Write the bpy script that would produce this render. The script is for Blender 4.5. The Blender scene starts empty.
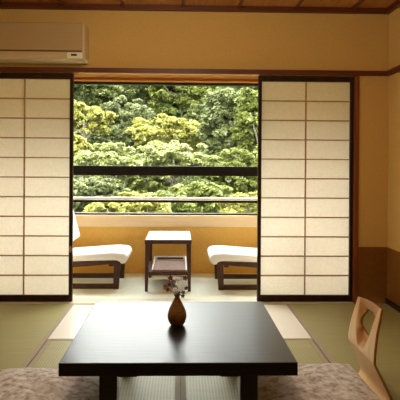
import bpy, bmesh, math, random
import numpy as np
from mathutils import Vector, Matrix
random.seed(7)
rng = np.random.default_rng(11)
PI = math.pi
scn = bpy.context.scene
C = scn.collection

# ------------------------------------------------------------------ materials
def new_mat(name):
    m = bpy.data.materials.new(name); m.use_nodes = True
    nt = m.node_tree; nt.nodes.clear()
    out = nt.nodes.new('ShaderNodeOutputMaterial')
    return m, nt, out

def N(nt, kind, **kw):
    n = nt.nodes.new(kind)
    for k, v in kw.items():
        if k in n.inputs: n.inputs[k].default_value = v
        else: setattr(n, k, v)
    return n

def ramp(nt, stops):
    r = nt.nodes.new('ShaderNodeValToRGB'); e = r.color_ramp.elements
    while len(e) < len(stops): e.new(0.5)
    for i, (p, c) in enumerate(stops):
        e[i].position = p; e[i].color = (*c, 1)
    return r

def basic(name, c1, c2=None, rough=0.6, scale=(8, 8, 8), bump=0.0, spec=0.4, detail=4.0, metallic=0.0, lo=.35, hi=.65):
    """noise-mottled principled material; scale stretches the noise (wood grain etc.)"""
    m, nt, out = new_mat(name)
    b = N(nt, 'ShaderNodeBsdfPrincipled'); b.inputs['Roughness'].default_value = rough
    b.inputs['Specular IOR Level'].default_value = spec; b.inputs['Metallic'].default_value = metallic
    tc = N(nt, 'ShaderNodeTexCoord'); mp = N(nt, 'ShaderNodeMapping'); mp.inputs['Scale'].default_value = scale
    nt.links.new(tc.outputs['Object'], mp.inputs['Vector'])
    no = N(nt, 'ShaderNodeTexNoise'); no.inputs['Scale'].default_value = 1.0; no.inputs['Detail'].default_value = detail
    nt.links.new(mp.outputs['Vector'], no.inputs['Vector'])
    r = ramp(nt, [(lo, c1), (hi, c2 or c1)])
    nt.links.new(no.outputs['Fac'], r.inputs['Fac']); nt.links.new(r.outputs['Color'], b.inputs['Base Color'])
    if bump:
        bp = N(nt, 'ShaderNodeBump'); bp.inputs['Strength'].default_value = bump; bp.inputs['Distance'].default_value = 0.01
        nt.links.new(no.outputs['Fac'], bp.inputs['Height']); nt.links.new(bp.outputs['Normal'], b.inputs['Normal'])
    nt.links.new(b.outputs['BSDF'], out.inputs['Surface'])
    return m

M = {}
M['plaster'] = basic('sand_plaster', (.66, .44, .145), (.70, .475, .165), .9, (60, 60, 60), .15, .1)
M['wainscot'] = basic('wainscot_paper', (.22, .088, .012), (.25, .105, .015), .8, (40, 40, 40), .1, .2)
M['rail_wood'] = basic('red_brown_wood', (.10, .022, .008), (.15, .036, .012), .45, (3, 60, 60), .05)
M['post_wood'] = basic('post_wood', (.20, .055, .016), (.27, .08, .025), .45, (60, 60, 3), .05)
M['dark_lacquer'] = basic('dark_screen_frame', (.026, .011, .006), (.042, .018, .009), .45, (30, 30, 4), .03, .2)
M['lattice_wood'] = basic('lattice_wood', (.42, .25, .10), (.50, .31, .13), .6, (30, 30, 30))
M['ceiling_wood'] = basic('ceiling_boards', (.40, .17, .036), (.50, .23, .055), .55, (50, 3, 50), .05)
M['lintel_wood'] = basic('pale_lintel_wood', (.78, .42, .13), (.85, .5, .18), .5, (3, 60, 60), .05)
M['lintel_red'] = basic('red_lintel_wood', (.34, .10, .02), (.42, .14, .03), .5, (3, 60, 60), .05)
M['black_metal'] = basic('black_window_frame', (.012, .010, .008), (.02, .016, .012), .4)
M['beam_wood'] = basic('dark_beam', (.006, .004, .003), (.012, .007, .005), .5, (3, 40, 40), .1, .15)
M['pale_metal'] = basic('pale_metal', (.62, .65, .63), (.7, .73, .71), .35, spec=.5)
M['sill_wood'] = basic('pale_sill', (.80, .60, .34), (.86, .66, .40), .5, (3, 50, 50), .03)
M['low_wall'] = basic('ochre_low_wall', (.74, .445, .11), (.80, .485, .125), .85, (50, 50, 50), .1, .1)
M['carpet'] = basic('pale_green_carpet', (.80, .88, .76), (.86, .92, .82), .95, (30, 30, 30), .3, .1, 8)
M['threshold'] = basic('threshold_wood', (.66, .62, .48), (.74, .70, .56), .45, (3, 60, 60), .03)
M['chair_wood'] = basic('dark_chair_wood', (.044, .014, .006), (.074, .024, .011), .4, (20, 20, 20), .03)
M['cushion_white'] = basic('white_upholstery', (.90, .90, .86), (.93, .93, .89), .9, (120, 120, 120), .15, .15)
M['table_lacquer'] = None
M['tray'] = basic('pale_tray', (.42, .31, .28), (.52, .40, .36), .6, (40, 40, 40))
M['ac_body'] = basic('beige_plastic', (.60, .48, .27), (.63, .51, .29), .45)
M['ac_grille'] = None
M['ac_dark'] = basic('dark_slot', (.10, .05, .02), (.12, .06, .025), .6)
M['ac_display'] = basic('pale_display', (.88, .86, .74), (.9, .88, .76), .3)
M['vase'] = basic('brown_glaze', (.17, .08, .022), (.32, .165, .05), .3, (30, 30, 90), .08, .5)
M['stem'] = basic('green_stem', (.10, .16, .04), (.14, .2, .06), .6)
def petal(name, c1, c2):
    m = basic(name, c1, c2, .7, (150, 150, 150)); nt = m.node_tree
    b = next(n for n in nt.nodes if n.type == 'BSDF_PRINCIPLED'); out = next(n for n in nt.nodes if n.type == 'OUTPUT_MATERIAL')
    t = N(nt, 'ShaderNodeBsdfTranslucent'); mx = N(nt, 'ShaderNodeMixShader'); mx.inputs[0].default_value = .62
    nt.links.new(b.inputs['Base Color'].links[0].from_socket, t.inputs['Color'])
    nt.links.new(b.outputs[0], mx.inputs[1]); nt.links.new(t.outputs[0], mx.inputs[2]); nt.links.new(mx.outputs[0], out.inputs['Surface'])
    return m
M['petal_white'] = petal('white_petal', (.93, .95, .92), (.96, .97, .95))
M['petal_purple'] = basic('plum_petal', (.09, .018, .03), (.24, .07, .10), .7, (120, 120, 120))
M['petal_pink'] = basic('mauve_petal', (.40, .20, .25), (.5, .3, .34), .7, (120, 120, 120))
M['heri'] = basic('mat_border_cloth', (.38, .33, .24), (.44, .38, .28), .85, (150, 150, 150), .1, .1)
M['slab'] = basic('floor_slab', (.2, .17, .1), (.25, .2, .12), .9)
M['bark'] = basic('grey_bark', (.16, .14, .11), (.24, .21, .17), .9, (20, 20, 5), .4, .1)
M['soil'] = basic('hill_undergrowth', (.022, .032, .008), (.05, .07, .02), .95, (3, 3, 3), .4, .1, 8)
M['zaisu_edge'] = basic('plywood_edge', (.36, .15, .035), (.44, .2, .05), .5, (30, 30, 30))
def ply_mat():
    m = basic('honey_plywood', (.76, .54, .27), (.84, .63, .35), .42, (30, 30, 4), .03, .5); nt = m.node_tree
    b = next(n for n in nt.nodes if n.type == 'BSDF_PRINCIPLED'); src = b.inputs['Base Color'].links[0].from_socket
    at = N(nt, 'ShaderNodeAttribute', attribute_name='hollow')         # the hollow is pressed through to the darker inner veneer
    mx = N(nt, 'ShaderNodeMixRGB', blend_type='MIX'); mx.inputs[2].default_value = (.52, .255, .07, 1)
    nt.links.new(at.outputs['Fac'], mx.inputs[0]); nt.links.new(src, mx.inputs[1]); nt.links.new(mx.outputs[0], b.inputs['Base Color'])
    return m
M['zaisu_ply'] = ply_mat()
M['roof'] = basic('veranda_ceiling', (.44, .21, .05), (.52, .26, .07), .6, (60, 3, 60), .05)

def table_mat():
    m, nt, out = new_mat('black_lacquer_wood')
    b = N(nt, 'ShaderNodeBsdfPrincipled'); b.inputs['Roughness'].default_value = .30
    b.inputs['Specular IOR Level'].default_value = .46
    tc = N(nt, 'ShaderNodeTexCoord'); mp = N(nt, 'ShaderNodeMapping'); mp.inputs['Scale'].default_value = (5, 150, 150)
    nt.links.new(tc.outputs['Object'], mp.inputs['Vector'])
    no = N(nt, 'ShaderNodeTexNoise'); no.inputs['Scale'].default_value = 1; no.inputs['Detail'].default_value = 5
    nt.links.new(mp.outputs['Vector'], no.inputs['Vector'])
    r = ramp(nt, [(.35, (.004, .003, .002)), (.7, (.012, .008, .005))])
    nt.links.new(no.outputs['Fac'], r.inputs['Fac']); nt.links.new(r.outputs['Color'], b.inputs['Base Color'])
    bp = N(nt, 'ShaderNodeBump'); bp.inputs['Strength'].default_value = .16; bp.inputs['Distance'].default_value = .004
    nt.links.new(no.outputs['Fac'], bp.inputs['Height']); nt.links.new(bp.outputs['Normal'], b.inputs['Normal'])
    nt.links.new(b.outputs['BSDF'], out.inputs['Surface'])
    return m
M['table_lacquer'] = table_mat()

def grille_mat():
    m, nt, out = new_mat('beige_grille')
    b = N(nt, 'ShaderNodeBsdfPrincipled'); b.inputs['Roughness'].default_value = .5
    tc = N(nt, 'ShaderNodeTexCoord')
    w = N(nt, 'ShaderNodeTexWave', wave_type='BANDS', bands_direction='Z'); w.inputs['Scale'].default_value = 22; w.inputs['Distortion'].default_value = 0
    nt.links.new(tc.outputs['Object'], w.inputs['Vector'])
    r = ramp(nt, [(.2, (.44, .32, .15)), (.7, (.49, .36, .18))])
    nt.links.new(w.outputs['Fac'], r.inputs['Fac']); nt.links.new(r.outputs['Color'], b.inputs['Base Color'])
    bp = N(nt, 'ShaderNodeBump'); bp.inputs['Strength'].default_value = .1; bp.inputs['Distance'].default_value = .002
    nt.links.new(w.outputs['Fac'], bp.inputs['Height']); nt.links.new(bp.outputs['Normal'], b.inputs['Normal'])
    nt.links.new(b.outputs['BSDF'], out.inputs['Surface'])
    return m
M['ac_grille'] = grille_mat()

def paper_mat():
    m, nt, out = new_mat('washi_paper')
    tc = N(nt, 'ShaderNodeTexCoord')
    no = N(nt, 'ShaderNodeTexNoise'); no.inputs['Scale'].default_value = 70; no.inputs['Detail'].default_value = 6
    nt.links.new(tc.outputs['Object'], no.inputs['Vector'])
    r = ramp(nt, [(.3, (.88, .81, .64)), (.7, (.94, .89, .74))])
    nt.links.new(no.outputs['Fac'], r.inputs['Fac'])
    tr = N(nt, 'ShaderNodeBsdfTranslucent'); df = N(nt, 'ShaderNodeBsdfDiffuse')
    nt.links.new(r.outputs['Color'], tr.inputs['Color']); nt.links.new(r.outputs['Color'], df.inputs['Color'])
    mx = N(nt, 'ShaderNodeMixShader'); mx.inputs[0].default_value = .64
    nt.links.new(tr.outputs[0], mx.inputs[1]); nt.links.new(df.outputs[0], mx.inputs[2])
    nt.links.new(mx.outputs[0], out.inputs['Surface'])
    return m
M['paper'] = paper_mat()

def tatami_mat(name, c1, c2, rough, aniso, rot):
    """woven rush: fine ribs along the mat's length, and the silky grain of the rush along its width"""
    m, nt, out = new_mat(name)
    b = N(nt, 'ShaderNodeBsdfPrincipled'); b.inputs['Roughness'].default_value = rough
    b.inputs['Specular IOR Level'].default_value = .5
    b.inputs['Anisotropic'].default_value = aniso; b.inputs['Anisotropic Rotation'].default_value = rot
    tc = N(nt, 'ShaderNodeTexCoord')
    w = N(nt, 'ShaderNodeTexWave', wave_type='BANDS', bands_direction='X')
    w.inputs['Scale'].default_value = 21; w.inputs['Distortion'].default_value = .4; w.inputs['Detail'].default_value = 2
    nt.links.new(tc.outputs['Object'], w.inputs['Vector'])
    mp = N(nt, 'ShaderNodeMapping'); mp.inputs['Scale'].default_value = (4, 130, 4)
    nt.links.new(tc.outputs['Object'], mp.inputs['Vector'])
    no = N(nt, 'ShaderNodeTexNoise'); no.inputs['Scale'].default_value = 1; no.inputs['Detail'].default_value = 4
    nt.links.new(mp.outputs['Vector'], no.inputs['Vector'])
    ad = N(nt, 'ShaderNodeMath', operation='MULTIPLY'); ad.inputs[1].default_value = .38
    nt.links.new(w.outputs['Fac'], ad.inputs[0])
    a2 = N(nt, 'ShaderNodeMath', operation='MULTIPLY_ADD'); a2.inputs[1].default_value = .55
    nt.links.new(no.outputs['Fac'], a2.inputs[0]); nt.links.new(ad.outputs[0], a2.inputs[2])
    r = ramp(nt, [(.25, c1), (.7, c2)])
    nt.links.new(a2.outputs[0], r.inputs['Fac']); nt.links.new(r.outputs['Color'], b.inputs['Base Color'])
    bp = N(nt, 'ShaderNodeBump'); bp.inputs['Strength'].default_value = .12; bp.inputs['Distance'].default_value = .003
    nt.links.new(a2.outputs[0], bp.inputs['Height']); nt.links.new(bp.outputs['Normal'], b.inputs['Normal'])
    tg = N(nt, 'ShaderNodeTangent', direction_type='RADIAL', axis='Z')
    nt.links.new(b.outputs['BSDF'], out.inputs['Surface'])
    return m
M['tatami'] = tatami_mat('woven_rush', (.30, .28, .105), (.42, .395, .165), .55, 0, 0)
M['tatami_glare'] = tatami_mat('rush_painted_glare', (.88, .86, .76), (.92, .90, .82), .20, 0, 0)  # near-white copy of the rush with window glare put into its colour

def zabuton_mat():
    m, nt, out = new_mat('mottled_cushion_fabric')
    b = N(nt, 'ShaderNodeBsdfPrincipled'); b.inputs['Roughness'].default_value = .85
    b.inputs['Specular IOR Level'].default_value = .2
    tc = N(nt, 'ShaderNodeTexCoord')
    n1 = N(nt, 'ShaderNodeTexNoise'); n1.inputs['Scale'].default_value = 30; n1.inputs['Detail'].default_value = 8; n1.inputs['Distortion'].default_value = .35
    n2 = N(nt, 'ShaderNodeTexVoronoi'); n2.inputs['Scale'].default_value = 46
    nt.links.new(tc.outputs['Object'], n1.inputs['Vector']); nt.links.new(tc.outputs['Object'], n2.inputs['Vector'])
    r = ramp(nt, [(.30, (.33, .26, .22)), (.50, (.62, .585, .555)), (.64, (.76, .75, .735))])
    nt.links.new(n1.outputs['Fac'], r.inputs['Fac'])
    r2 = ramp(nt, [(.1, (.72, .66, .6)), (.5, (1, 1, 1))])
    nt.links.new(n2.outputs['Distance'], r2.inputs['Fac'])
    mx = N(nt, 'ShaderNodeMixRGB', blend_type='MULTIPLY'); mx.inputs[0].default_value = .7
    nt.links.new(r.outputs['Color'], mx.inputs[1]); nt.links.new(r2.outputs['Color'], mx.inputs[2])
    nt.links.new(mx.outputs[0], b.inputs['Base Color'])
    bp = N(nt, 'ShaderNodeBump'); bp.inputs['Strength'].default_value = .5; bp.inputs['Distance'].default_value = .01
    nt.links.new(n1.outputs['Fac'], bp.inputs['Height']); nt.links.new(bp.outputs['Normal'], b.inputs['Normal'])
    nt.links.new(b.outputs['BSDF'], out.inputs['Surface'])
    return m
M['zabuton'] = zabuton_mat()

def leaf_mat(name, c1, c2, c3):
    m, nt, out = new_mat(name)
    g = N(nt, 'ShaderNodeNewGeometry')
    r = ramp(nt, [(0, [.87 * q for q in c1]), (.5, [.87 * q for q in c2]), (1, [.87 * q for q in c3])])
    nt.links.new(g.outputs['Random Per Island'], r.inputs['Fac'])
    df = N(nt, 'ShaderNodeBsdfPrincipled'); df.inputs['Roughness'].default_value = .5; df.inputs['Specular IOR Level'].default_value = .3
    tr = N(nt, 'ShaderNodeBsdfTranslucent')
    nt.links.new(r.outputs['Color'], df.inputs['Base Color']); nt.links.new(r.outputs['Color'], tr.inputs['Color'])
    mx = N(nt, 'ShaderNodeMixShader'); mx.inputs[0].default_value = .5
    nt.links.new(df.outputs[0], mx.inputs[1]); nt.links.new(tr.outputs[0], mx.inputs[2])
    nt.links.new(mx.outputs[0], out.inputs['Surface'])
    return m
LEAF = {
 'yellow': leaf_mat('yellow_green_leaves', (.19, .20, .030), (.30, .295, .060), (.44, .41, .14)),
 'pale': leaf_mat('pale_green_leaves', (.17, .20, .055), (.27, .30, .10), (.40, .41, .19)),
 'grey': leaf_mat('grey_green_leaves', (.09, .11, .035), (.15, .172, .065), (.24, .26, .11)),
 'green': leaf_mat('mid_green_leaves', (.085, .112, .02), (.15, .175, .035), (.26, .275, .075)),
 'dark': leaf_mat('deep_green_leaves', (.065, .085, .02), (.115, .14, .04), (.19, .205, .07)),
}

# ------------------------------------------------------------------ mesh helpers
def bm_box(bm, x0, x1, y0, y1, z0, z1, bevel=0.0, seg=2):
    r = bmesh.ops.create_cube(bm, size=1.0)
    vs = r['verts']
    for v in vs:
        v.co = Vector(((x0 + x1) / 2 + v.co.x * (x1 - x0), (y0 + y1) / 2 + v.co.y * (y1 - y0), (z0 + z1) / 2 + v.co.z * (z1 - z0)))
    if bevel:
        es = list({e for v in vs for e in v.link_edges})
        bmesh.ops.bevel(bm, geom=es, offset=bevel, segments=seg, profile=.5, affect='EDGES')
    return bm

def box(x0, x1, y0, y1, z0, z1, bevel=0.0, seg=2):
    return bm_box(bmesh.new(), x0, x1, y0, y1, z0, z1, bevel, seg)

def prism(pts, axis, a0, a1, bevel=0.0, bm=None):
    """closed outline pts (2-D) swept along axis from a0 to a1. axis 'x': pts are (y,z); 'y': (x,z); 'z': (x,y)"""
    bm = bm or bmesh.new()
    def put(p, a):
        return {'x': (a, p[0], p[1]), 'y': (p[0], a, p[1]), 'z': (p[0], p[1], a)}[axis]
    A = [bm.verts.new(put(p, a0)) for p in pts]; B = [bm.verts.new(put(p, a1)) for p in pts]
    n = len(pts); fs = []
    fs.append(bm.faces.new(A)); fs.append(bm.faces.new(B[::-1]))
    for i in range(n):
        fs.append(bm.faces.new((A[i], B[i], B[(i + 1) % n], A[(i + 1) % n])))
    bmesh.ops.recalc_face_normals(bm, faces=fs)
    if bevel:
        bmesh.ops.bevel(bm, geom=list({e for f in fs for e in f.edges}), offset=bevel, segments=2, profile=.5, affect='EDGES')
    return bm

def lathe(profile, seg=32):
    bm = bmesh.new(); rings = []
    for r, z in profile:
        rings.append([bm.verts.new((r * math.cos(2 * PI * k / seg), r * math.sin(2 * PI * k / seg), z)) for k in range(seg)])
    for a, b in zip(rings, rings[1:]):
        for k in range(seg):
            bm.faces.new((a[k], a[(k + 1) % seg], b[(k + 1) % seg], b[k]))
    bm.faces.new(rings[0][::-1]); bm.faces.new(rings[-1])
    bmesh.ops.recalc_face_normals(bm, faces=bm.faces[:])
    return bm

def tube(pts, radii, seg=8, bm=None):
    bm = bm or bmesh.new(); pts = [Vector(p) for p in pts]; rings = []
    for i, p in enumerate(pts):
        t = (pts[min(i + 1, len(pts) - 1)] - pts[max(i - 1, 0)]).normalized()
        u = t.orthogonal().normalized(); w = t.cross(u)
        r = radii[i] if isinstance(radii, (list, tuple)) else radii
        rings.append([bm.verts.new(p + r * (math.cos(2 * PI * k / seg) * u + math.sin(2 * PI * k / seg) * w)) for k in range(seg)])
    for a, b in zip(rings, rings[1:]):
        # align ring b with ring a
        off = min(range(seg), key=lambda o: (a[0].co - b[o].co).length)
        for k in range(seg):
            bm.faces.new((a[k], a[(k + 1) % seg], b[(k + 1 + off) % seg], b[(k + off) % seg]))
        rings[rings.index(b)] = b
    bm.faces.new(rings[0][::-1]); bm.faces.new(rings[-1])
    bmesh.ops.recalc_face_normals(bm, faces=bm.faces[:])
    return bm

def obj(name, bm, mat, parent=None, smooth=False, loc=None):
    me = bpy.data.meshes.new(name); bm.to_mesh(me); bm.free()
    if mat: me.materials.append(mat)
    if smooth:
        for p in me.polygons: p.use_smooth = True
    o = bpy.data.objects.new(name, me); C.objects.link(o)
    if parent: o.parent = parent
    if loc: o.location = loc
    return o

def thing(name, label, cat, loc=(0, 0, 0), rz=0, group=None):
    o = bpy.data.objects.new(name, None); C.objects.link(o)
    o.empty_display_size = .1
    o.location = loc; o.rotation_euler = (0, 0, rz)
    o['label'] = label; o['category'] = cat; o['kind'] = 'thing'
    if group: o['group'] = group
    return o

def tag(o, label, cat, group=None, kind='thing'):
    o['label'] = label; o['category'] = cat; o['kind'] = kind
    if group: o['group'] = group
    return o

def struct(name, bm, mat, parent=None, label=None):
    o = obj(name, bm, mat, parent)
    o['kind'] = 'structure'
    if label: o['label'] = label
    return o

# ------------------------------------------------------------------ the place (metres; camera looks along +Y)
WY = 4.0                       # inner face of the wall with the screens
LX, RX = -1.870, 1.632         # side walls
BY = -1.6                      # wall behind the viewer
CZ = 2.312                     # ceiling
RAIL0, RAIL1 = 1.785, 1.821
OPL, OPR = -1.600, 1.362       # opening for the screens
VY = 5.05                      # veranda low wall
EYE = 1.09

# floor and ceiling
struct('floor', box(LX - .1, RX + .1, BY - .1, WY - .04, -.25, -.055), M['slab'], label='floor slab beneath the tatami mats')
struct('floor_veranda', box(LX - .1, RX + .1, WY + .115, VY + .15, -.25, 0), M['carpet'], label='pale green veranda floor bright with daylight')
struct('trim_1', box(OPL, OPR, WY - .03, WY + .115, -.06, .001), M['threshold'], label='wooden threshold under the sliding screens')
struct('ceiling', box(LX - .1, RX + .1, BY - .1, WY + .12, CZ, CZ + .06), M['ceiling_wood'], label='brown wooden board ceiling')
for i, px in enumerate((-1.376, -.914, -.453, .008, .445, .89, 1.336)):
    struct('trim_%d' % (i + 2), box(px - .011, px + .011, BY, WY - .03, CZ - .018, CZ + .001), M['rail_wood'], label='thin dark ceiling batten')
struct('trim_9', box(LX, RX, WY - .035, WY, CZ - .040, CZ), M['rail_wood'], label='dark moulding where the screen wall meets the ceiling')
struct('trim_10', box(RX - .035, RX, BY, WY - .035, CZ - .040, CZ), M['rail_wood'], label='dark moulding where the right wall meets the ceiling')
struct('trim_11', box(LX, LX + .035, BY, WY - .035, CZ - .040, CZ), M['rail_wood'], label='dark moulding where the left wall meets the ceiling')

# the wall with the screens
struct('wall_back', box(LX - .1, RX + .1, WY, WY + .12, RAIL0 + .02, CZ), M['plaster'], label='tan plaster wall above the sliding screens')
struct('wall_back_right', box(OPR + .035, RX + .1, WY, WY + .12, .437, RAIL0), M['plaster'], label='tan plaster wall right of the post')
struct('wall_back_right_wainscot', box(OPR + .035, RX + .1, WY - .004, WY + .12, -.05, .437), M['wainscot'], label='brown lower wall right of the post')
struct('wall_back_left', box(LX - .1, OPL - .035, WY, WY + .12, .437, RAIL0), M['plaster'], label='tan plaster wall left of the screens')
struct('wall_back_left_wainscot', box(LX - .1, OPL - .035, WY - .004, WY + .12, -.05, .437), M['wainscot'], label='brown lower wall left of the screens')
struct('trim_12', box(LX, RX, WY - .03, WY, RAIL0, RAIL1), M['rail_wood'], label='dark red wooden rail above the screens')
struct('trim_13', box(RX - .03, RX, BY, WY - .03, RAIL0, RAIL1), M['rail_wood'], label='dark red wooden rail along the right wall')
struct('trim_14', box(LX, LX + .03, BY, WY - .03, RAIL0, RAIL1), M['rail_wood'], label='dark red wooden rail along the left wall')
struct('trim_15', box(OPR, OPR + .035, WY - .012, WY + .12, -.05, RAIL0), M['post_wood'], label='red brown post right of the screens')
struct('trim_16', box(OPL - .035, OPL, WY - .012, WY + .12, -.05, RAIL0), M['post_wood'], label='red brown post left of the screens')
bm = box(OPL, OPR, WY, WY + .12, RAIL0, RAIL0 + .02)
bm_box(bm, OPL, OPR, WY + .054, WY + .066, RAIL0 - .006, RAIL0); bm_box(bm, OPL, OPR, WY + .104, WY + .12, RAIL0 - .006, RAIL0)
struct('trim_17', bm, M['lintel_wood'], label='pale grooved head track above the sliding screens')

# side walls
struct('wall_right', box(RX, RX + .1, BY, WY, .437, CZ), M['plaster'], label='tan plaster right wall')
struct('wall_right_wainscot', box(RX - .004, RX + .1, BY, WY - .004, -.05, .437), M['wainscot'], label='brown lower right wall')
struct('baseboard_right', box(RX - .02, RX - .004, BY, WY - .004, -.05, .035), M['dark_lacquer'], label='dark baseboard along the right wall')
struct('wall_left', box(LX - .1, LX, BY, WY, .437, CZ), M['plaster'], label='tan plaster left wall')
struct('wall_left_wainscot', box(LX - .1, LX + .004, BY, WY - .004, -.05, .437), M['wainscot'], label='brown lower left wall')
struct('baseboard_left', box(LX + .004, LX + .02, BY, WY - .004, -.05, .035), M['dark_lacquer'], label='dark baseboard along the left wall')
struct('wall_front', box(LX - .1, RX + .1, BY - .1, BY, -.05, CZ), M['plaster'], label='tan plaster wall behind the viewer')

# veranda
struct('wall_veranda_left', box(LX - .1, LX, WY + .12, VY + .15, 0, 2.25), M['low_wall'])
struct('wall_veranda_right', box(RX, RX + .1, WY + .12, VY + .15, 0, 2.25), M['low_wall'])
struct('wall_veranda', box(LX, RX, VY, VY + .14, 0, .459), M['low_wall'], label='ochre low wall under the veranda window')
struct('ceiling_veranda', box(LX - .1, RX + .1, WY + .12, VY + .3, 2.25, 2.32), M['roof'])
struct('roof', box(LX - .5, RX + .5, BY - .5, VY + .55, 2.46, 2.60), M['rail_wood'], label='roof over room and veranda')

win = struct('window_1', box(LX, RX, VY - .012, VY + .10, .459, .572, .004), M['sill_wood'], label='wide veranda window open to the trees')
struct('window_frame', box(LX, RX, VY + .03, VY + .10, .572, .588), M['black_metal'], win)
struct('window_frame', box(LX, RX, VY + .03, VY + .10, 1.863, 1.888), M['black_metal'], win)
struct('window_frame', box(LX, LX + .05, VY + .03, VY + .10, .588, 1.863), M['black_metal'], win)
struct('window_frame', box(RX - .05, RX, VY + .03, VY + .10, .588, 1.863), M['black_metal'], win)
struct('lintel', box(LX, RX, VY, VY + .12, 1.922, 2.25), M['lintel_wood'], win)
struct('lintel_edge', box(LX, RX, VY - .012, VY + .12, 1.900, 1.922), M['lintel_red'], win)
struct('lintel_strip', box(LX, RX, VY + .006, VY + .12, 1.888, 1.900), M['lintel_wood'], win)

# rails outside the window
rl = thing('railing', 'dark wooden beam and thin pale rail running across the veranda window', 'railing', (0, VY + .19, .5))
obj('beam', box(LX + .02, RX - .02, -.03, .03, .459, .556, .004), M['beam_wood'], rl)
b_ = obj('rail', tube([(LX + .02, 0, .221), (RX - .02, 0, .221)], .017, 12), M['pale_metal'], rl, True)
b_['label'] = 'thin pale metal rail'
obj('rail_support', box(LX + .02, RX - .02, -.012, .012, .184, .206), M['beam_wood'], rl)
for px in (-1.5, 1.3):
    obj('post', box(px - .03, px + .03, -.025, .025, -.06, .459), M['beam_wood'], rl)

# ------------------------------------------------------------------ sliding paper screens
def screen(x0, x1, label, y=WY + .03, pull=None):
    z1 = RAIL0 - .002; t = .032
    s = thing('sliding_screen', label, 'sliding screen', ((x0 + x1) / 2, y, .002))
    w = (x1 - x0) / 2; sw = .026; zt = z1 - .002
    br, tr = .050, .045
    for sx in (-1, 1):
        xa, xb = sorted((sx * w, sx * (w - sw)))
        st = obj('stile', box(xa, xb, -t / 2, t / 2, 0, zt, .002), M['dark_lacquer'], s)
        if pull == sx:
            bm = lathe([(.001, 0), (.0105, 0), (.0105, .003), (.0075, .0035), (.0065, .001), (.001, .0008)], 20)
            bmesh.ops.scale(bm, vec=(.9, 2.6, 1), verts=bm.verts[:])
            bmesh.ops.rotate(bm, matrix=Matrix.Rotation(PI / 2, 3, 'X'), verts=bm.verts[:])
            pl = obj('finger_pull', bm, M['lattice_wood'], st, True, ((xa + xb) / 2, -t / 2 - .0002, .41))
    obj('bottom_rail', box(-w + sw, w - sw, -t / 2 + .001, t / 2 - .001, 0, br, .002), M['dark_lacquer'], s)
    obj('top_rail', box(-w + sw, w - sw, -t / 2 + .001, t / 2 - .001, zt - tr, zt, .002), M['dark_lacquer'], s)
    bm = bmesh.new(); rows = 11; h = (zt - tr - br) / rows
    for k in range(1, rows):
        z = br + k * h
        bm_box(bm, -w + sw, w - sw, -.010, .004, z - .0045, z + .0045)
    bm_box(bm, -.0045, .0045, -.0105, .004, br, zt - tr)
    obj('lattice', bm, M['lattice_wood'], s)
    bm = bmesh.new()
    vs = [bm.verts.new(p) for p in ((-w + sw, .005, br), (w - sw, .005, br), (w - sw, .005, zt - tr), (-w + sw, .005, zt - tr))]
    bm.faces.new(vs)
    obj('paper', bm, M['paper'], s)
    return s
screen(OPL, -.844, 'left paper sliding screen in dark frame, under the air conditioner', pull=1)
screen(.607, OPR, 'right paper sliding screen in dark frame, next to the red brown post')

# ------------------------------------------------------------------ tatami mats
def mat_(cx, cy, label, rz=0, m='tatami', L=1.64, W=.815):
    t = thing('tatami_mat', label, 'tatami mat', (cx, cy, -.055), rz, 'tatami mats covering the floor')
    obj('mat_body', box(-W / 2 + .0015, W / 2 - .0015, -L / 2 + .001, L / 2 - .001, 0, .055, .002), M[m], t)
    for s in (-1, 1):
        a, b = sorted((s * (W / 2 - .0012), s * (W / 2 - .027)))
        obj('cloth_border', box(a, b, -L / 2 + .001, L / 2 - .001, .03, .0562, .0004), M['heri'], t)
    return t
Y0 = WY - .034
MAT_DEEP = .815
mat_(.005, Y0 - MAT_DEEP / 2, 'tatami mat with window glare painted into its colour, lying crosswise before the open screens', PI / 2, 'tatami_glare')
yb = Y0 - MAT_DEEP
mat_(-.4025, yb - .82, 'green tatami mat running lengthwise under the left half of the low table')
mat_(.4125, yb - .82, 'green tatami mat running lengthwise under the right half of the low table')
mat_(1.2215, Y0 - .82, 'green tatami mat along the right wall, touching the right paper screen', W=.79)
mat_(1.2215, Y0 - 2.46, 'green tatami mat along the right wall, beneath the legless chair back', W=.79)
mat_(-1.3385, Y0 - .82, 'green tatami mat touching the left paper screen', W=1.05)
mat_(-1.3385, Y0 - 2.46, 'green tatami mat at left with the floor cushion on its corner', W=1.05)

# ------------------------------------------------------------------ low table
TX, TY0, TY1 = -.003, 1.92, 2.775
TW = .4490
tb = thing('low_table', 'low black lacquered table with the flower vase on it', 'table', (TX, (TY0 + TY1) / 2, 0))
hd = (TY1 - TY0) / 2
obj('tabletop', box(-TW, TW, -hd, hd, .290, .340, .003), M['table_lacquer'], tb)
for sx in (-1, 1):
    for sy in (-1, 1):
        cx, cy = sx * .270, sy * (hd - .075)
        obj('leg', box(cx - .034, cx + .034, cy - .034, cy + .034, .001, .2905, .003), M['table_lacquer'], tb)
for sy in (-1, 1):
    cy = sy * (hd - .075); a = .237
    pts = [(-a, .2905), (-a, .262), (-.165, .262), (-.13, .276), (.13, .276), (.165, .262), (a, .262), (a, .2905)]
    obj('apron', prism(pts, 'y', cy - .012, cy + .012), M['table_lacquer'], tb)
for sx in (-1, 1):
    obj('apron', box(sx * .27 - .012, sx * .27 + .012, -hd + .109, hd - .109, .262, .2905), M['table_lacquer'], tb)

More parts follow.
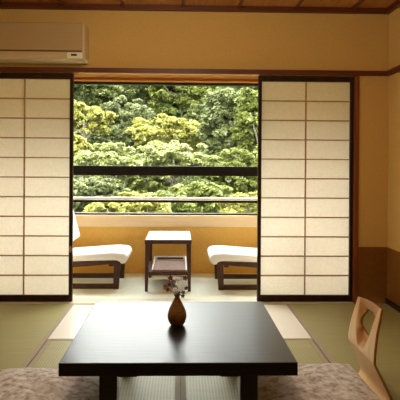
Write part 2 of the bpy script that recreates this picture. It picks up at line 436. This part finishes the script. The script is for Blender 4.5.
# ------------------------------------------------------------------ vase and flowers
VX, VYY, VZ = -.0135, 2.37, .3402
vs_ = thing('vase', 'small brown bottle vase standing on the black table', 'vase', (VX, VYY, VZ))
obj('vase_body', lathe([(.001, 0), (.024, 0), (.029, .003), (.038, .016), (.0435, .034), (.0440, .047), (.0410, .064), (.0335, .083), (.0240, .102), (.0155, .118), (.0110, .127), (.0108, .130)], 40), M['vase'], vs_, True)
obj('neck', lathe([(.0106, .130), (.0115, .133), (.0155, .139), (.0165, .141), (.015, .1425), (.0105, .140), (.0095, .132), (.009, .12), (.001, .119)], 32), M['vase'], vs_, True)

def blossom(bm, c, s, facing, petals=5, cup=.35):
    f = Vector(facing).normalized(); u = f.orthogonal().normalized(); w = f.cross(u); c = Vector(c)
    a0 = random.random() * 6
    for k in range(petals):
        a = a0 + 2 * PI * k / petals
        d = math.cos(a) * u + math.sin(a) * w; n = f.cross(d)
        p0 = c + f * (-.1 * s)
        p1 = c + d * .55 * s + n * .36 * s + f * cup * .5 * s
        p2 = c + d * 1.0 * s + f * cup * .7 * s
        p3 = c + d * .55 * s - n * .36 * s + f * cup * .5 * s
        pm = c + d * .55 * s + f * cup * .15 * s
        v = [bm.verts.new(p) for p in (p0, p1, p2, p3, pm)]
        bm.faces.new((v[0], v[1], v[4])); bm.faces.new((v[1], v[2], v[4])); bm.faces.new((v[2], v[3], v[4])); bm.faces.new((v[3], v[0], v[4]))
    return bm

def sprig(name, label, pts, mats, size):
    t = thing(name, label, 'flower', (VX, VYY, VZ))
    bm = bmesh.new()
    for i, (dx, dz, dy, *_r) in enumerate(pts):
        tube([(.0015 * (i - 2), .002 * ((i % 3) - 1), .122), (.3 * dx, .3 * dy, .150 if dz > .15 else .146), (dx * .96, dy, dz)], [.0013, .0011, .0008], 6, bm)
    obj('stem', bm, M['stem'], t, True)
    for i, (dx, dz, dy, *r) in enumerate(pts):
        bm = bmesh.new(); s = size * (r[0] if r else 1)
        blossom(bm, (dx, dy, dz), s, (dx * 6 + random.uniform(-.4, .4), -1, .5 + random.uniform(-.3, .4)))
        blossom(bm, (dx, dy - .003, dz + .001), s * .55, (dx * 4, -1, .3), 4, .6)
        obj('blossom', bm, mats[i % len(mats)], t)
    return t
sprig('flower_sprig', 'sprig of dark plum blossoms spreading sideways out of the brown vase',
      [(-.052, .176, -.008, 1.05), (-.044, .166, -.012, .8), (-.030, .216, .0, 1.1), (-.022, .200, .006, .8), (.036, .214, .004, 1.05), (.040, .172, -.004, .85), (.028, .152, -.008, .8), (.026, .136, -.01, .75), (-.036, .188, -.008, .7)],
      [M['petal_pink'], M['petal_purple'], M['petal_purple']], .0145)
sprig('flower_sprig', 'sprig of white blossoms standing upright in the brown vase',
      [(.004, .192, -.006, 1.1), (.024, .194, -.006, 1.1), (-.010, .164, -.01, .95), (.014, .170, -.014, 1.1), (.006, .214, 0, .75), (.030, .182, -.012, .8)],
      [M['petal_white']], .0155)

# ------------------------------------------------------------------ floor cushions and legless chair
def cushion_bm(w, d, h, n=40):
    bm = bmesh.new(); top = {}; bot = {}
    for i in range(n + 1):
        for j in range(n + 1):
            u, v = -1 + 2 * i / n, -1 + 2 * j / n
            # pinched sides, full corners
            sx = 1 - .05 * (1 - v * v) * abs(u) ** 3; sy = 1 - .05 * (1 - u * u) * abs(v) ** 3
            e = max(0, (1 - abs(u) ** 6)) ** .5 * max(0, (1 - abs(v) ** 6)) ** .5
            dome = .62 + .38 * (1 - u * u) * (1 - v * v)
            dim = .22 * math.exp(-(u * u + v * v) / .012)
            wr = .035 * math.sin(9 * u + 3 * v * v) * math.sin(7 * v + 2 * u) * e + .02 * math.sin(17 * u * v + 5 * u)
            x, y = u * w / 2 * sx, v * d / 2 * sy
            zt = h * (.40 + .60 * e * dome - dim * .6 + wr * e); zb = h * (.40 - .40 * min(1, e * 1.6))
            top[i, j] = bm.verts.new((x, y, zt))
            bot[i, j] = top[i, j] if i in (0, n) or j in (0, n) else bm.verts.new((x, y, zb))
    for i in range(n):
        for j in range(n):
            bm.faces.new((top[i, j], top[i + 1, j], top[i + 1, j + 1], top[i, j + 1]))
            q = [bot[i, j], bot[i, j + 1], bot[i + 1, j + 1], bot[i + 1, j]]
            bm.faces.new(q)
    bmesh.ops.recalc_face_normals(bm, faces=bm.faces[:])
    return bm
def cushion(label, loc, rz, w=.56, d=.62, h=.10):
    t = thing('floor_cushion', label, 'cushion', loc, rz, 'floor cushions at the low table')
    obj('cushion_pad', cushion_bm(w, d, h), M['zabuton'], t, True)
    bm = lathe([(.001, 0), (.008, 0), (.010, .003), (.006, .006), (.001, .007)], 12)
    obj('centre_tuft', bm, M['heri'], t, True, (0, 0, h * .78))
    return t
cushion('mottled brown floor cushion lying on the tatami at left of the table', (-.61, 2.235, .0015), math.radians(-3), .60, .70, .105)
cushion('mottled brown floor cushion on the seat of the legless wooden chair', (.590, 2.255, .0365), math.radians(2), .58, .64, .085)

# legless chair: one bent plywood shell facing the table
zc = thing('legless_chair', 'legless honey plywood floor chair with oval hole in its back', 'chair', (.652, 2.42, .001))
def smoothstep(a, b, t):
    t = max(0, min(1, (t - a) / (b - a))); return t * t * (3 - 2 * t)
def zaisu_back():
    bm = bmesh.new(); nu, nv = 56, 60; th = .011
    prof = [(.264, .004, .198), (.278, .040, .196), (.249, .110, .187), (.216, .180, .176), (.207, .205, .171), (.210, .25, .160), (.222, .32, .141), (.238, .385, .122), (.249, .428, .109)]
    def P(t):
        k = t * (len(prof) - 1); i = min(int(k), len(prof) - 2); f = k - i
        q = [prof[max(0, min(len(prof) - 1, i + o))] for o in (-1, 0, 1, 2)]
        out = []
        for a, b, c, d in zip(*q):
            out.append(.5 * (2 * b + (c - a) * f + (2 * a - 5 * b + 4 * c - d) * f * f + (3 * b - a - 3 * c + d) * f ** 3))
        return out
    def pt(u, t, off):
        x, z, hw = P(t)
        v = (t - .5) / .5                                      # 0 at the waist, 1 at the top edge
        dish = 0
        if v > 0:
            w = .10 + .80 * v ** .7
            dish = .026 * smoothstep(w, w * .45, abs(u)) * smoothstep(0, .3, v) * (1 - .8 * smoothstep(.6, 1, v))
        zz = z + (.004 * (1 - u * u) if t > .98 else 0)
        return Vector((x + dish + off - .016 * u * max(0, v), u * hw, zz))
    hc, ha, hb = .785, .47, .110                               # oval hole, in (u, t)
    F = {}; B = {}; nrm_off = th
    def warp(u, t):
        return u, t
    grid = {}
    for i in range(nu + 1):
        for j in range(nv + 1):
            u, t = -1 + 2 * i / nu, j / nv
            r = math.hypot(u / ha, (t - hc) / hb)
            # push grid vertices near the hole's rim onto it
            if .72 < r < 1.28:
                k = 1 / r; u, t = u * k, hc + (t - hc) * k; r = 1.0
            grid[i, j] = (u, t, r)
    lay = bm.verts.layers.float.new('hollow')
    for key, (u, t, r) in grid.items():
        if r >= .999:
            F[key] = bm.verts.new(pt(u, t, 0)); B[key] = bm.verts.new(pt(u, t, th))
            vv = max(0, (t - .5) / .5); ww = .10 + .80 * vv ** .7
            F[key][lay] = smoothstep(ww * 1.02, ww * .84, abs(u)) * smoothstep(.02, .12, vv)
    cells = set()
    for i in range(nu):
        for j in range(nv):
            ks = [(i, j), (i + 1, j), (i + 1, j + 1), (i, j + 1)]
            if all(k in F for k in ks):
                cu = sum(grid[k][0] for k in ks) / 4; ct = sum(grid[k][1] for k in ks) / 4
                if math.hypot(cu / ha, (ct - hc) / hb) < .97: continue
                try:
                    bm.faces.new([F[k] for k in ks]); bm.faces.new([B[k] for k in ks][::-1]); cells.add((i, j))
                except ValueError: pass
    # close the rim between front and back
    cnt = {}
    for (i, j) in cells:
        ks = [(i, j), (i + 1, j), (i + 1, j + 1), (i, j + 1)]
        for a, b in zip(ks, ks[1:] + ks[:1]):
            cnt[frozenset((a, b))] = cnt.get(frozenset((a, b)), 0) + 1
    for e, c in cnt.items():
        if c == 1:
            a, b = tuple(e)
            try:
                f = bm.faces.new((F[a], F[b], B[b], B[a])); f.material_index = 1
            except ValueError: pass
    bmesh.ops.remove_doubles(bm, verts=bm.verts[:], dist=.0002)
    loose = [v for v in bm.verts if not v.link_faces]
    bmesh.ops.delete(bm, geom=loose, context='VERTS')
    bmesh.ops.recalc_face_normals(bm, faces=bm.faces[:])
    return bm
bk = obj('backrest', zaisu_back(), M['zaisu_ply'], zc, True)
bk.data.materials.append(M['zaisu_edge'])
pts = [(-.26, .022), (.255, .022), (.262, .014), (.262, .004), (.255, 0), (-.26, 0)]
st_ = obj('seat', prism(pts, 'y', -.205, .205, .002), M['zaisu_ply'], zc)

# ------------------------------------------------------------------ veranda furniture
def lounge_chair(label, fx, face, y0, y1):
    """low easy chair: open side frames, cushion seat, raked back. front edge at fx, facing +x (face=1) or -x"""
    yc = (y0 + y1) / 2; hw = (y1 - y0) / 2
    t = thing('easy_chair', label, 'easy chair', (fx, yc, .0005), 0 if face > 0 else PI, 'white cushioned easy chairs on the veranda')
    # local: front at x=0, back towards -x
    t_ = .026
    for s in (-1, 1):
        ya, yb_ = sorted((s * (hw - .026), s * hw))
        def part(name, pts): return obj(name, prism(pts, 'y', ya, yb_, .002), M['chair_wood'], t)
        part('front_leg', [(-.058, 0), (-.010, 0), (.004, .225), (-.006, .247), (-.052, .222)])
        part('seat_rail', [(-.006, .248), (-.051, .214), (-.545, .178), (-.572, .232)])
        part('runner', [(-.057, .002), (-.60, .002), (-.60, .044), (-.0565, .044)])
        part('rear_leg', [(-.600, .0), (-.640, .0), (-.585, .21), (-.550, .21)])
        part('back_post', [(-.530, .20), (-.572, .20), (-.645, .70), (-.615, .70)])
    obj('crossbar', box(-.10, -.06, -hw + .026, hw - .026, .190, .222, .003), M['chair_wood'], t)
    obj('crossbar', box(-.54, -.50, -hw + .026, hw - .026, .182, .215, .003), M['chair_wood'], t)
    obj('back_slat', prism([(-.545, .29), (-.560, .29), (-.569, .35), (-.554, .35)], 'y', -hw + .026, hw - .026), M['chair_wood'], t)
    obj('back_slat', prism([(-.585, .56), (-.600, .56), (-.609, .62), (-.594, .62)], 'y', -hw + .026, hw - .026), M['chair_wood'], t)
    def pad(pts, bev):
        bm = prism(pts, 'y', -hw - .004, hw + .004, 0)
        bmesh.ops.bevel(bm, geom=bm.edges[:], offset=bev, segments=5, profile=.5, affect='EDGES')
        return bm
    obj('seat_cushion', pad([(.034, .206), (.074, .262), (.046, .310), (-.06, .317), (-.545, .280), (-.545, .222), (-.05, .243)], .027), M['cushion_white'], t, True)
    obj('back_cushion', pad([(-.418, .385), (-.495, .385), (-.600, .745), (-.518, .745)], .028), M['cushion_white'], t, True)
    return t
lounge_chair('white easy chair on the veranda, left of the side table', -.520, 1, 4.42, 4.86)
lounge_chair('white easy chair on the veranda, right of the side table', .318, -1, 4.385, 4.83)

sd = thing('side_table', 'small dark side table with pale top between the easy chairs', 'side table', (-.104, 4.605, .0005))
hx, hy = .198, .278
tp = obj('tabletop', box(-hx, hx, -hy, hy, .404, .438, .003), M['chair_wood'], sd)
inl = obj('top_panel', box(-hx + .012, hx - .008, -hy + .014, hy - .010, .4375, .440, .0008), M['cushion_white'], sd)
inl['label'] = 'smooth pale top panel'
for sx in (-1, 1):
    for sy in (-1, 1):
        bm = bmesh.new()
        r = bmesh.ops.create_cube(bm, size=1)
        for v in r['verts']:
            top = v.co.z > 0; w = .036 if top else .024
            cx = sx * (hx - .004 - (w / 2)); cy = sy * (hy - .004 - w / 2)
            v.co = Vector((cx + v.co.x * w, cy + v.co.y * w, .4045 if top else 0))
        bmesh.ops.bevel(bm, geom=bm.edges[:], offset=.002, segments=1, affect='EDGES')
        obj('leg', bm, M['chair_wood'], sd)
obj('shelf', box(-hx + .014, hx - .014, -hy + .03, hy - .03, .132, .160, .002), M['chair_wood'], sd)

tr = thing('tray', 'pale tray with dark handle strip on the lower shelf of the side table', 'tray', (-.094, 4.612, .161))
ax, ay, ah, tt = .150, .232, .052, .010
obj('tray_base', box(-ax, ax, -ay, ay, 0, .010), M['tray'], tr)
obj('front_rim', box(-ax, ax, -ay, -ay + tt, .010, .016), M['tray'], tr)
bm = box(-ax, ax, ay - tt, ay, .010, .048, .001)
obj('back_rim', bm, M['cushion_white'], tr)
obj('handle_strip', box(-ax + .03, ax - .03, ay - tt - .004, ay - tt + .001, .022, .038, .001), M['chair_wood'], tr)['label'] = 'dark handle strip'
for s in (-1, 1):
    a, b = sorted((s * ax, s * (ax - tt)))
    obj('side_rim', prism([(-ay, .010), (ay - tt, .010), (ay - tt, .048), (-ay, .016)], 'x', a, b), M['cushion_white'], tr)

# ------------------------------------------------------------------ air conditioner
ac = thing('air_conditioner', 'beige wall air conditioner high above the left paper screen', 'air conditioner', (-1.118, WY - .001, 1.848))
aw, ad, ahh = .398, .19, .278
obj('casing', box(-aw, aw, -ad, 0, 0, ahh, .018, 4), M['ac_body'], ac, False)
obj('grille', box(-aw + .012, aw - .012, -ad - .006, -ad + .02, .068, ahh - .008, .004), M['ac_grille'], ac)
obj('outlet_slot', box(-aw + .02, aw - .02, -ad - .002, -ad + .02, .058, .0675), M['ac_dark'], ac)
lv = obj('louver', prism([(-ad - .004, .054), (-ad - .007, .034), (-ad + .004, .012), (-ad + .01, .012), (-ad + .01, .054)], 'x', -aw + .02, aw - .135), M['ac_body'], ac)
dp = obj('display', box(aw - .128, aw - .016, -ad - .005, -ad + .01, .012, .054, .004), M['ac_display'], ac)
obj('indicator', box(aw - .098, aw - .055, -ad - .007, -ad - .0045, .028, .042, .001), M['black_metal'], dp)

# ------------------------------------------------------------------ the wooded slope outside
def slope(y): return -2.6 + (y - 6) * .36
bm = bmesh.new(); nx, ny = 30, 30; G = {}
for i in range(nx + 1):
    for j in range(ny + 1):
        x = -14 + 28 * i / nx; y = 5.6 + 18 * j / ny
        G[i, j] = bm.verts.new((x, y, slope(y) + .12 * math.sin(x * 1.3 + y) + .1 * math.sin(y * 1.7 - x * .6) + .75 * max(0, abs(x) - 4.2) * min(1, (y - 5.6) / 5) + .75 * max(0, y - 20.4)))
for i in range(nx):
    for j in range(ny):
        bm.faces.new((G[i, j], G[i + 1, j], G[i + 1, j + 1], G[i, j + 1]))
struct('hill', bm, M['soil'], label='wooded slope behind the trees')

def crown_mesh(R, nclump, leaf, flat, seed, budget=9000):
    """a crown of many small uneven clumps of leaves; flat -> layered, plate-like maple clumps"""
    g = np.random.default_rng(seed)
    R = np.array(R); nl = budget // nclump
    V = []
    for c in range(nclump):
        th = g.uniform(0, 2 * PI); cz = g.uniform(-.85, 1); rr = g.uniform(.35, 1.12) ** .6
        s = math.sqrt(max(0, 1 - cz * cz)) * .9 + .12
        cen = np.array([s * math.cos(th), s * math.sin(th), cz]) * R * rr
        a = float(np.mean(R)) * g.uniform(.10, .25)
        ax = np.array([a * g.uniform(.9, 1.6), a * g.uniform(.8, 1.2), a * (.85 - .55 * flat) * g.uniform(.7, 1.2)])
        tilt = g.normal(0, .22); yaw = g.uniform(0, PI)
        d = g.normal(0, 1, (nl, 3)); d[:, 2] += .35; d /= np.linalg.norm(d, axis=1)[:, None]
        rad = g.uniform(.35, 1.05, nl) ** .5
        n = d / ax; n /= np.linalg.norm(n, axis=1)[:, None]
        n = n * .55 + np.array([0, -.12, .65]) + g.normal(0, .32, (nl, 3)); n /= np.linalg.norm(n, axis=1)[:, None]
        P = d * ax * rad[:, None]
        P[:, 2] -= .25 * (P[:, 0] ** 2 + P[:, 1] ** 2) / (a + 1e-6) * flat
        cy_, sy_ = math.cos(yaw), math.sin(yaw)
        P = np.stack([P[:, 0] * cy_ - P[:, 1] * sy_, P[:, 0] * sy_ + P[:, 1] * cy_, P[:, 2] + tilt * P[:, 0]], 1) + cen
        t = g.normal(0, 1, (nl, 3)); t -= (t * n).sum(1)[:, None] * n; t /= np.linalg.norm(t, axis=1)[:, None]
        e = np.cross(n, t); sz = (leaf * g.uniform(.6, 1.4, nl))[:, None]
        V.append(np.stack([P - t * sz, P + e * sz * .5, P + t * sz, P - e * sz * .5], 1))
    v = np.concatenate(V).reshape(-1, 3); f = np.arange(len(v)).reshape(-1, 4)
    me = bpy.data.meshes.new('foliage')
    me.from_pydata(v.tolist(), [], f.tolist()); me.update()
    return me

def tree(name, label, px, py, y, rpx, kind, rzpx=None, flat=.5, leaf=.045, nspray=110, nleaf=70, seed=0, dens=1):
    k = y / 512
    cx, czw = (px - 181) * k, EYE + (163 - py) * k
    R = (rpx * k, rpx * k * .75, (rzpx or rpx) * k)
    gz = slope(y) - .15
    t = thing(name, label, 'tree', (cx, y, gz), 0, 'trees on the slope outside the veranda')
    h = czw - gz
    g = random.Random(seed); bm = bmesh.new()
    r0 = .035 + .02 * h
    pts = [(0, 0, 0), (g.uniform(-.08, .08), 0, h * .4), (g.uniform(-.1, .1), .05, h * .8), (g.uniform(-.1, .1), 0, h + R[2] * .4)]
    tube(pts, [r0, r0 * .8, r0 * .55, r0 * .2], 8, bm)
    for q in range(5):
        a = q * 2 * PI / 5 + g.uniform(-.3, .3); z0 = h * g.uniform(.6, .85)
        tube([(0, 0, z0), (math.cos(a) * R[0] * .4, math.sin(a) * R[1] * .4, z0 + R[2] * .25), (math.cos(a) * R[0] * .8, math.sin(a) * R[1] * .8, h + R[2] * g.uniform(-.1, .3))], [r0 * .45, r0 * .3, r0 * .1], 6, bm)
    obj('trunk', bm, M['bark'], t, True)
    me = crown_mesh(R, int(nspray * .95), leaf * 1.05, flat, seed + 100, nspray * 125); me.materials.append(LEAF[kind])
    o = bpy.data.objects.new('foliage', me); C.objects.link(o); o.parent = t; o.location = (0, 0, h)
    o['kind'] = 'stuff'
    return t
# far row, along the crest
tree('broadleaf_tree', 'dull green tree at the top left corner of the window view', 82, 92, 19.6, 34, 'dark', 26, .3, .07, 150, 80, 1)
tree('broadleaf_tree', 'dull green tree at top of the view, above the side table', 135, 92, 21.7, 36, 'dark', 24, .3, .07, 160, 80, 2)
tree('broadleaf_tree', 'mid green tree at top of the view, above the vase', 182, 92, 19.5, 34, 'green', 26, .35, .07, 150, 80, 3)
tree('broadleaf_tree', 'grey green tree at the top right corner of the window view', 252, 48, 22.8, 52, 'grey', 82, .35, .07, 170, 80, 4)
# middle rows
tree('maple_tree', 'bright yellow maple high at the left edge of the view', 82, 120, 14, 28, 'yellow', 17, .75, .05, 110, 70, 5)
tree('broadleaf_tree', 'large grey green tree filling the left middle of the view', 122, 130, 17.5, 32, 'grey', 30, .3, .05, 170, 80, 6)
tree('maple_tree', 'yellow maple with flat tiers in the middle of the view', 170, 132, 15.7, 40, 'yellow', 16, .8, .05, 130, 75, 7)
tree('broadleaf_tree', 'tall grey green tree inside the right edge of the view', 230, 122, 14.0, 27, 'grey', 34, .35, .045, 190, 80, 8)
tree('broadleaf_tree', 'green tree at the right edge of the window view, above the beam', 266, 122, 12.0, 30, 'green', 46, .5, .05, 150, 75, 9)
tree('broadleaf_tree', 'dark green tree in the shade between yellow and tall grey trees', 207, 130, 17.3, 28, 'dark', 26, .4, .055, 120, 75, 10)
# nearer rows
tree('maple_tree', 'yellow green maple low at the left edge, just above the beam', 70, 156, 11.9, 22, 'yellow', 18, .7, .04, 110, 70, 11)
tree('maple_tree', 'pale green maple just above the beam, right of the low yellow one', 108, 164, 10.5, 30, 'pale', 20, .65, .04, 140, 75, 12)
tree('maple_tree', 'pale green maple just above the beam, behind the middle of the window', 172, 160, 11.9, 36, 'pale', 20, .7, .04, 150, 75, 13)
tree('maple_tree', 'green maple behind the beam near the right paper screen', 236, 174, 10.7, 30, 'green', 24, .6, .04, 150, 75, 14)
tree('maple_tree', 'small green maple behind the beam, above the side table', 148, 186, 13.6, 30, 'green', 20, .5, .045, 120, 75, 19)
tree('maple_tree', 'grey green bush-like tree seen between beam and thin rail at left', 92, 196, 9.6, 34, 'grey', 18, .5, .035, 170, 75, 15)
tree('maple_tree', 'yellow green maple seen below the thin rail, left of centre', 132, 212, 8.2, 38, 'yellow', 18, .75, .035, 170, 75, 16)
tree('maple_tree', 'green maple seen between beam and thin rail, right of centre', 196, 204, 9.5, 40, 'green', 22, .6, .035, 190, 75, 17)
tree('maple_tree', 'yellow green maple below the thin rail beside the right screen', 250, 210, 8.2, 30, 'yellow', 18, .65, .035, 130, 75, 18)

# low scrub covering the whole slope, too dense to count
def hill_z(x, y): return slope(y) + .12 * math.sin(x * 1.3 + y) + .1 * math.sin(y * 1.7 - x * .6) + .75 * max(0, abs(x) - 4.2) * min(1, (y - 5.6) / 5) + .75 * max(0, y - 20.4)
g = np.random.default_rng(5); V = []
for c in range(1500):
    x = g.uniform(-10.5, 10.5); y = g.uniform(6.2, 23.4); a = g.uniform(.22, .5)
    if abs(x) < 4 and y < 9 and g.uniform() < .6: a *= .5
    nl = 46; d = g.normal(0, 1, (nl, 3)); d[:, 2] = np.abs(d[:, 2]) * .9; d /= np.linalg.norm(d, axis=1)[:, None]
    P = d * a * g.uniform(.6, 1.05, nl)[:, None] * np.array([1.2, 1, .8]) + np.array([x, y, hill_z(x, y) + .02])
    n = d * .5 + np.array([0, -.1, .6]) + g.normal(0, .35, (nl, 3)); n /= np.linalg.norm(n, axis=1)[:, None]
    t = g.normal(0, 1, (nl, 3)); t -= (t * n).sum(1)[:, None] * n; t /= np.linalg.norm(t, axis=1)[:, None]
    e = np.cross(n, t); sz = (.085 * g.uniform(.6, 1.4, nl))[:, None]
    V.append(np.stack([P - t * sz, P + e * sz * .55, P + t * sz, P - e * sz * .55], 1))
v = np.concatenate(V).reshape(-1, 3)
me = bpy.data.meshes.new('undergrowth'); me.from_pydata(v.tolist(), [], np.arange(len(v)).reshape(-1, 4).tolist()); me.update()
me.materials.append(LEAF['dark'])
ug = bpy.data.objects.new('undergrowth', me); C.objects.link(ug)
ug.parent = bpy.data.objects['hill']; ug['kind'] = 'structure'

# ------------------------------------------------------------------ light
w = bpy.data.worlds.new('overcast_sky'); scn.world = w; w.use_nodes = True
nt = w.node_tree; nt.nodes.clear()
wo = N(nt, 'ShaderNodeOutputWorld'); bg = N(nt, 'ShaderNodeBackground'); bg.inputs['Strength'].default_value = 21.5
# overcast sky: the zenith about three times as bright as the horizon
stc = N(nt, 'ShaderNodeTexCoord'); sep = N(nt, 'ShaderNodeSeparateXYZ'); nt.links.new(stc.outputs['Generated'], sep.inputs[0])
skr = ramp(nt, [(0, (.32, .335, .325)), (.9, (.97, 1.0, .96))]); nt.links.new(sep.outputs['Z'], skr.inputs['Fac'])
nt.links.new(skr.outputs['Color'], bg.inputs['Color'])
nt.links.new(bg.outputs[0], wo.inputs['Surface'])

sun = bpy.data.lights.new('sun', 'SUN'); sun.energy = 4.5; sun.angle = math.radians(12); sun.color = (1, .95, .84)
so = bpy.data.objects.new('sun', sun); C.objects.link(so)
so.rotation_euler = (math.radians(38), 0, math.radians(-25))     # high, from behind the house

# portal guides sky sampling through the veranda window
pd = bpy.data.lights.new('window_portal', 'AREA'); pd.shape = 'RECTANGLE'; pd.size = RX - LX; pd.size_y = 1.3
pd.cycles.is_portal = True
po = bpy.data.objects.new('window_portal', pd); C.objects.link(po)
po.location = ((LX + RX) / 2, VY + .16, 1.22); po.rotation_euler = (math.radians(-90), 0, 0)

# warm fill light added above the table to brighten the room; no lamp seen
ld = bpy.data.lights.new('room_fill_light', 'POINT'); ld.energy = 38; ld.color = (1, .83, .58); ld.shadow_soft_size = .35
lo = bpy.data.objects.new('room_fill_light', ld); C.objects.link(lo); lo.location = (-.1, 2.2, 2.03)

# ------------------------------------------------------------------ camera
cam = bpy.data.cameras.new('camera'); co = bpy.data.objects.new('camera', cam); C.objects.link(co)
cam.sensor_width = 36; cam.lens = 36 * 512 / 400
cam.shift_x = (200 - 193.5) / 400; cam.shift_y = (163 - 200) / 400
cam.clip_start = .05
co.matrix_world = Matrix.Translation((0, 0, EYE)) @ Matrix.Rotation(math.radians(-1.4), 4, 'Z') @ Matrix.Rotation(PI / 2, 4, 'X') @ Matrix.Rotation(math.radians(.38), 4, 'Z')
scn.camera = co

vs = scn.view_settings
vs.view_transform = 'Standard'; vs.look = 'None'; vs.gamma = 1; vs.use_curve_mapping = False
vs.exposure = 0.0
scn.cycles.use_denoising = True
scn.cycles.max_bounces = 12; scn.cycles.diffuse_bounces = 8; scn.cycles.transmission_bounces = 8
